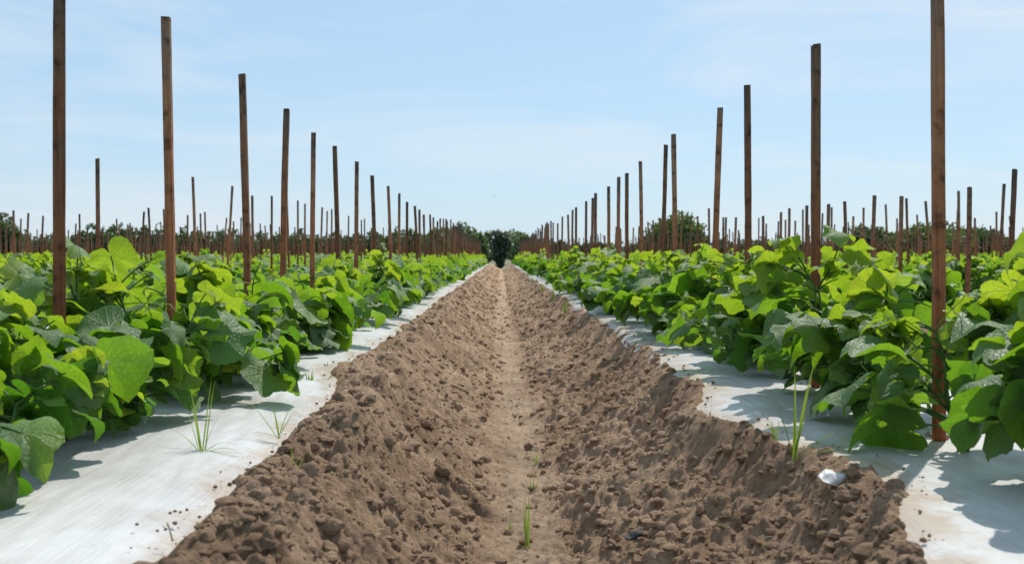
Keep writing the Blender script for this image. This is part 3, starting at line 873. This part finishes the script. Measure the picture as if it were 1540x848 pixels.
def stake_label(s):
    key = (s['k'], s['side'], s['i'])
    if key in special: return special[key]
    sd = 'left' if s['side'] < 0 else 'right'
    look = 'upright'
    if s['lx'] > 0.022: look = 'right-leaning'
    elif s['lx'] < -0.022: look = 'left-leaning'
    return '%s brown wooden stake, %s from the front in the %s bed %s of the furrow' % (look, ordn(s['i']), ordn(s['k']+1), sd)
def place(o, s):
    o.location = (s['x'], s['y'], 0.0)
    o.rotation_euler = (math.atan2(-s['ly'], s['h']), math.atan2(s['lx'], s['h']), s['rz'])
for j, s in enumerate(ns_):
    s['rz'] = rng.normal(0, 0.35)
    d = math.hypot(s['x'], s['y'])
    if d < 7:
        me = stake_mesh('stake_wood', s['h'], 0.0232*rng.uniform(0.96, 1.04), (rng.normal(0, 0.0025), rng.normal(0, 0.003)), 500+j)
        o = bpy.data.objects.new('wooden_stake', me); s['rz'] = rng.normal(0, 0.12)
    else:
        o = bpy.data.objects.new('wooden_stake', pool_m[rng.integers(8)]); o.scale = (1, 1, s['h'])
    col.objects.link(o); place(o, s)
    tag(o, stake_label(s), 'stake', 'wooden stakes in the beds')
acc = Acc()
for s in rs_:
    w = 0.0122; h = s['h']
    v = []
    for z, tz in ((0, 0), (h*0.5, 0.5), (h, 1)):
        for a, b in ((-w, -w), (w, -w), (w, w), (-w, w)):
            v.append((s['x']+a+s['lx']*tz, s['y']+b+s['ly']*tz, z))
    li = []
    for i in (0, 1):
        for k in range(4):
            k2 = (k+1) % 4; li += [i*4+k, i*4+k2, (i+1)*4+k2, (i+1)*4+k]
    li += [8, 9, 10, 11]
    acc.add(v, li, [4]*9, rn=np.repeat([0, 0.5, 1.0], 4))
tag(acc.obj('distant_stakes', [M_wood], smooth=False), kind='stuff')

# ------------------------------------------------------------------ grass weeds
def blade(acc, base, d, ln, w, droop, n=9, kink=None):
    d = np.asarray(d, float); d /= np.linalg.norm(d)
    pts = [np.asarray(base, float)]; cur = d.copy()
    for i in range(n-1):
        cur = cur + np.array([0, 0, -droop*(i+1)/n]); cur /= np.linalg.norm(cur)
        pts.append(pts[-1]+cur*ln/(n-1))
    pts = np.array(pts)
    side = np.cross(d, [0, 0, 1.0]); 
    if np.linalg.norm(side) < 0.2: side = np.array([1.0, 0.2, 0])
    side /= np.linalg.norm(side)
    t = np.linspace(0, 1, n); ww = w*np.clip(1-t**2.2, 0.03, 1)*(0.6+0.4*np.minimum(1, t*5))
    up = np.array([0, 0, 1.0])
    a = pts-side*ww[:, None]/2; b = pts+side*ww[:, None]/2; m = pts - (np.cross(side, d))*ww[:, None]*0.2
    v = np.stack([a, m, b], 1).reshape(-1, 3)
    li, lc = grid_faces(n, 3)
    acc.add(v, li, lc)
def px2w(px, py, z0):
    Yd = (EYE-z0)*F/(py-VY); return np.array([(px-VX)/F*Yd, Yd, z0])
def weed(px, py, z0, hpx, n, label, spread=0.35, w=0.005, dr=0.25, extra=(), cat='grass weed'):
    p = px2w(px, py, z0)
    if z0 is None: pass
    hh = hpx/F*p[1]
    acc = Acc()
    for k in range(n):
        a = rng.uniform(0, 6.28); s = spread*rng.random()
        blade(acc, rng.normal(0, 0.003, 3)*np.array([1, 1, 0]), (math.cos(a)*s, math.sin(a)*s, 1), hh*rng.uniform(0.55, 1.02), w*rng.uniform(0.6, 1.1), dr*rng.random())
    for (dx, dy, dz, ln, dd) in extra:
        blade(acc, (0, 0, 0.003), (dx, dy, dz), ln, w*0.9, dd)
    o = acc.obj('grass_weed', [M_grass]); o.location = p
    tag(o, label, cat)
def weed_soil(px, py, hpx, n, label, **kw):
    Yd = 0.6*F/(py-VY)
    for it in range(20):
        x = (px-VX)/F*Yd; h = soil_at(x, Yd); Yd = 0.5*Yd+0.5*(EYE-h)*F/(py-VY)
    weed(px, py, h-0.002, hpx, n, label, **kw)
weed(303, 686, 0.0, 150, 5, 'tall thin grass weed on the left white film with two drooping side blades', spread=0.3, w=0.005, dr=0.22,
     extra=[(1, -0.1, 0.55, 0.11, 0.45), (-0.8, 0.2, 0.9, 0.10, 0.2), (0.9, 0.3, 0.9, 0.09, 0.5), (-0.5, -0.4, 0.3, 0.05, 0.3), (0.35, 0.1, 1, 0.09, 0.1)])
weed(417, 660, 0.0, 78, 5, 'forked grass weed at the soil edge of the left white film', spread=0.7, w=0.0042, dr=0.25,
     extra=[(-0.6, 0, 0.9, 0.14, 0.12), (-0.9, 0, 0.4, 0.07, 0.2)])
weed(1197, 694, 0.03, 150, 4, 'tall yellow-green grass weed at the right soil rim with blades trailing right', spread=0.3, w=0.0052, dr=0.18,
     extra=[(1, -0.15, 0.35, 0.27, 0.25), (1, 0.2, 0.75, 0.20, 0.28), (0.2, 0, 1, 0.2, 0.0), (-0.25, 0.2, 1, 0.13, 0.05)])
weed(1168, 662, 0.03, 40, 6, 'short pale grass tuft just left of the tall right rim weed', spread=0.5, w=0.004)
weed_soil(790, 828, 92, 5, 'upright light green grass tuft in the furrow bottom near the camera', spread=0.12, w=0.0045, dr=0.03)
weed_soil(766, 806, 30, 4, 'very small pale sprout just left of the furrow bottom tuft', spread=0.4, w=0.0025)
weed_soil(802, 742, 45, 5, 'thin green sprouts in the furrow middle behind the front tuft', spread=0.5, w=0.003)
weed_soil(806, 700, 28, 7, 'low seedling patch farthest back in the furrow bottom', spread=0.9, w=0.003)
weed_soil(440, 712, 42, 8, 'low dark green seedling tuft on the left soil slope', spread=0.9, w=0.004)
weed(466, 576, 0.0, 24, 6, 'small grass tuft against the left plants with a blade lying on the film', spread=0.6, w=0.005, extra=[(1, -0.3, 0.3, 0.14, 0.12)])
for i, (px, py, lb) in enumerate([(850, 472, 'grass sprig on the right soil rim, nearest of the far row'), (832, 452, 'small weed tuft second along the far right soil rim'),
        (815, 437, 'small yellowish weed tuft third along the far right soil rim'), (800, 425, 'tiny weed tuft farthest along the right soil rim')]):
    weed(px, py, 0.03, 24-3*i, 9, lb, spread=0.7, w=0.008)
# dark scrap half buried in the right slope, dry straw bits
def scrap(px, py, L_, label, name, m, w=0.02):
    Yd = (0.38 if name == 'film_patch' else 0.6)*F/(py-VY)
    for it in range(20):
        x = (px-VX)/F*Yd; h = soil_at(x, Yd); Yd = 0.5*Yd+0.5*(EYE-h)*F/(py-VY)
    acc = Acc(); nn = 9
    xx = np.linspace(-L_/2, L_/2, nn); yy = np.linspace(-w/2, w/2, 4)
    XX, YY = np.meshgrid(xx, yy)
    Z = 0.008+0.006*np.sin(XX*90+YY*70)+(fbm(XX*80, YY*80, 2, 77)-0.5)*0.012
    li, lc = grid_faces(4, nn); acc.add(np.stack([XX, YY*(1-0.6*np.abs(XX)/L_), Z], -1), li, lc)
    h = max(soil_at(x+a_, Yd+b_) for a_ in (-0.02, 0, 0.02) for b_ in (-0.02, 0, 0.02))+(0.002 if name == 'film_patch' else -0.004)
    o = acc.obj(name, [m]); o.location = (x, Yd, h); o.rotation_euler = (0.35, 0, 0.5)
    so_ = o.modifiers.new('thick', 'SOLIDIFY'); so_.thickness = 0.0012
    tag(o, label, 'plastic scrap')
scrap(955, 822, 0.055, 'crumpled black plastic scrap half buried in the near right slope', 'plastic_scrap', M_black)
scrap(828, 562, 0.06, 'small dark plastic scrap on the right slope in mid distance', 'plastic_scrap', M_black, 0.03)
scrap(1253, 744, 0.046, 'torn patch of white film showing through the soil rim at right', 'film_patch', M_plastic, 0.034)
acc = Acc()
tube(acc, bez(np.array([0, 0, 0]), np.array([-0.002, 0, 0.012]), np.array([-0.007, 0, 0.026]), 5), 0.0013, 5)
o = acc.obj('dry_stalk', [M_dry]); o.location = px2w(258, 814, 0.0)
tag(o, 'short dry stalk poking up through the left white film near the soil', 'stalk')

# ------------------------------------------------------------------ trees and hedge
def crown(acc, c, rad, n, fs, seed, up=0.0, shell=0.55):
    """leaf clumps spread through an ellipsoid with uneven outline"""
    g = np.random.default_rng(seed)
    q = g.normal(size=(n, 3)); q /= np.linalg.norm(q, axis=1)[:, None]
    lob = np.ones(n)
    for _ in range(9):
        w = g.normal(size=3); w /= np.linalg.norm(w)
        lob += 0.28*np.clip(q@w-0.6, 0, 1)/0.4*g.choice([1, 1, -0.8])
    r_ = (shell+(1-shell)*g.random(n)**0.7)*lob*(0.85+0.15*g.random(n))
    cen = c + q*r_[:, None]*np.array(rad)
    m = 9
    allv = []; rn = []
    for i in range(n):
        base = 0.25+0.5*g.random()
        k = m
        p = cen[i] + g.normal(0, 1, (k, 3))*np.array(rad)*0.075
        a = g.normal(size=(k, 3)); a /= np.linalg.norm(a, axis=1)[:, None]
        b = np.cross(a, g.normal(size=(k, 3))); b /= np.linalg.norm(b, axis=1)[:, None]
        s = fs*g.uniform(0.5, 1.2, k)[:, None]
        a[:, 2] += up; 
        quad = np.stack([p-a*s, p+b*s*0.5, p+a*s, p-b*s*0.5], 1)
        allv.append(quad.reshape(-1, 3)); rn.append(np.full(k*4, base)+np.repeat(g.normal(0, 0.12, k), 4))
    v = np.concatenate(allv); nf = len(v)//4
    acc.add(v, np.arange(len(v)), np.full(nf, 4), rn=np.clip(np.concatenate(rn), 0, 1))
def tree(name, px, Yd, base_z, h, wid, m, label, cat, seed, group=None, n=420, fs=0.14, trunk=0.3, parts=1, dx=0):
    x = (px-VX)/F*Yd
    r = empty(name, (x, Yd, base_z))
    g = np.random.default_rng(seed)
    t = Acc()
    th = h*trunk
    tube(t, [(0, 0, -0.1), (g.normal(0, 0.03), 0, th*0.5), (g.normal(0, 0.06), 0, th), (g.normal(0, 0.1), 0, h*0.75)], [h*0.032, h*0.025, h*0.02, h*0.007], 8)
    for k in range(5):
        a = g.uniform(0, 6.28); e = np.array([math.cos(a)*wid*0.33, math.sin(a)*wid*0.33, h*g.uniform(0.55, 0.8)])
        s = np.array([0, 0, th*g.uniform(0.7, 1.2)])
        tube(t, bez(s, (s+e)/2+np.array([0, 0, -0.1*h*0.5]), e, 5), np.linspace(h*0.014, h*0.004, 5), 5)
    t.obj('trunk', [M_bark], r)
    c = Acc()
    ch = h*(1-trunk*0.75)
    crown(c, np.array([0, 0, h-ch/2]), (wid/2, wid/2, ch/2), n, fs, seed)
    if parts > 1:
        for k in range(parts-1):
            a = g.uniform(0, 6.28)
            crown(c, np.array([math.cos(a)*wid*0.3, math.sin(a)*wid*0.3, h*g.uniform(0.4, 0.72)]), (wid*0.25, wid*0.25, ch*0.27), n//3, fs, seed+k+1)
    c.obj('crown', [m], r, smooth=False)
    tag(r, label, cat, group)
G0 = -0.34
# dark bush closing the furrow: narrow foot, wide top
Yb = 61.0
x = (753-VX)/F*Yb
r = empty('dark_bush', (x, Yb, G0))
t = Acc()
for k in range(9):
    a = k*0.7; tube(t, bez(np.array([0, 0, -0.05]), np.array([0.1*math.cos(a), 0.1*math.sin(a), 0.5]), np.array([0.42*math.cos(a), 0.42*math.sin(a), 1.6]), 5), np.linspace(0.03, 0.01, 5), 5)
t.obj('trunk', [M_bark], r)
c = Acc()
crown(c, np.array([0, 0, 1.42]), (0.46, 0.5, 0.56), 380, 0.12, 5, up=0.5, shell=0.1)
crown(c, np.array([0, 0, 0.80]), (0.32, 0.36, 0.5), 240, 0.11, 6, up=0.5, shell=0.1)
crown(c, np.array([0, 0, 0.38]), (0.19, 0.2, 0.36), 140, 0.09, 7, up=0.5, shell=0.1)
c.obj('crown', [M_darkbush], r, smooth=False)
tag(r, 'dark blue-green bush, narrow at its foot, closing the far end of the furrow', 'bush')
# trees round the vanishing point
ct = [(655, 342, 24), (680, 340, 26), (700, 346, 26), (716, 348, 22), (733, 350, 22), (775, 350, 24), (792, 354, 22), (810, 356, 24)]
wd = ['far-left', 'second', 'third', 'fourth', 'fifth', 'first', 'second', 'rightmost']
for i, (px, top, wpx) in enumerate(ct):
    Yd = 84+3*(i % 3)
    h = EYE+(VY-top)/F*Yd - G0
    tree('tree', px, Yd, G0, h, wpx*1.9/F*Yd, [M_pale, M_far][i % 3 == 1], '%s of the low green trees %s the dark bush at the furrow end' % (['leftmost', 'second', 'third', 'fourth', 'nearest'][i] if i < 5 else ['nearest', 'middle', 'rightmost'][i-5], 'left of' if i < 5 else 'right of'), 'tree', 30+i, 'trees behind the furrow end', n=190, fs=0.17, trunk=0.15)
# round willow-like tree right of centre
Yd = 95.0
tree('round_tree', 1022, Yd, G0, EYE+(VY-333)/F*Yd-G0, 108/F*Yd, M_willow, 'round fresh-green tree rising behind the stakes right of the furrow', 'tree', 71, n=1200, fs=0.19, trunk=0.12, parts=4)
tree('shrub', 985, Yd+2, G0, EYE+(VY-347)/F*Yd-G0, 36/F*Yd, M_crown, 'lower dark shrub against the left flank of the round green tree', 'shrub', 72, n=300, fs=0.15, trunk=0.1)
for i, (px, top, wpx, lb, m) in enumerate([(1400, 336, 110, 'broad domed tree at the right, highest of the far right clump', M_willow), (1335, 347, 90, 'lower tree on the left flank of the broad right dome', M_crown),
        (1455, 344, 90, 'tree on the right flank of the broad dome, ending near the tall stake', M_crown), (1290, 360, 60, 'low shrub at the left end of the far right clump', M_crown), (1500, 356, 60, 'low shrub at the right end of the far right clump', M_crown)]):
    Yd = 88+3*i
    tree('shrub' if 'shrub' in lb else 'broad_tree', px, Yd, G0, EYE+(VY-top)/F*Yd-G0, wpx*1.15/F*Yd, m, lb, 'shrub' if 'shrub' in lb else 'tree', 80+i, n=1100, fs=0.19, trunk=0.08, parts=3)
tree('tree', 14, 110, G0, EYE+(VY-330)/F*110-G0, 60/F*110, M_crown, 'dark rounded tree at the far left end of the treeline', 'tree', 95, n=420, fs=0.2, trunk=0.1, parts=2)
# far hedge reading as one mass, left; lower paler one, right
acc = Acc()
for i in range(64):
    px = -20 + i*11.0 + rng.normal(0, 3)
    Yd = rng.uniform(112, 128)
    top = np.interp(px, [0, 60, 110, 170, 260, 330, 450, 560, 640, 700], [352, 358, 352, 342, 347, 351, 355, 354, 350, 354]) + rng.normal(0, 2.0)
    h = EYE+(VY-top)/F*Yd-G0
    crown(acc, np.array([(px-VX)/F*Yd, Yd, G0+h*0.5]), (rng.uniform(0.8, 1.5), 1.2, h*0.52), 150, 0.22, 900+i, shell=0.2)
tag(acc.obj('hedge_treeline', [M_crown], smooth=False), kind='stuff')
acc = Acc()
for i in range(60):
    px = 800 + i*13.5 + rng.normal(0, 4)
    Yd = rng.uniform(300, 340)
    h = EYE+(VY-rng.normal(366, 3))/F*Yd-G0
    crown(acc, np.array([(px-VX)/F*Yd, Yd, G0+h*0.5]), (rng.uniform(2.5, 5), 3, h*0.52), 110, 0.55, 1100+i, shell=0.2)
tag(acc.obj('distant_treeline', [M_far], smooth=False), kind='stuff')

# ------------------------------------------------------------------ two gulls, very far
def bird(px, py, Yd, span, label, tilt):
    r = empty('bird', ((px-VX)/F*Yd, Yd, EYE+(VY-py)/F*Yd))
    b = Acc(); t = np.linspace(0, 1, 9)
    tube(b, np.stack([t*0, (t-0.5)*span*0.42, 0.01*np.sin(t*3)], 1), span*0.055*np.sin(np.clip(t*0.92+0.06, 0, 1)*math.pi)**0.7, 8)
    for s in (-1, 1):
        w = Acc(); n = 7; u = np.linspace(0, 1, n)
        zz = span*(0.10*np.sin(u*2.4)); le = np.stack([s*u*span/2, 0.06*span-0.10*span*u**2, zz], 1)
        te = le - np.stack([0*u, span*0.14*(1-u**1.6)+0.01*span, 0*u+0.004], 1)
        li, lc = grid_faces(n, 2)
        w.add(np.stack([le, te], 1).reshape(-1, 3), li, lc)
        wo_ = w.obj('wing', [M_bird], r); md = wo_.modifiers.new('thick', 'SOLIDIFY'); md.thickness = span*0.012
    b.obj('body', [M_bird], r)
    r.rotation_euler = (0.1, tilt, 0.5)
    tag(r, label, 'bird', 'birds high above the field')
bird(743, 295, 120, 0.55, 'tiny bird gliding above the dark bush at the vanishing point', 0.1)
bird(463, 257, 130, 0.34, 'tiny bird beside the left-row stakes, smaller of the two birds', -0.2)
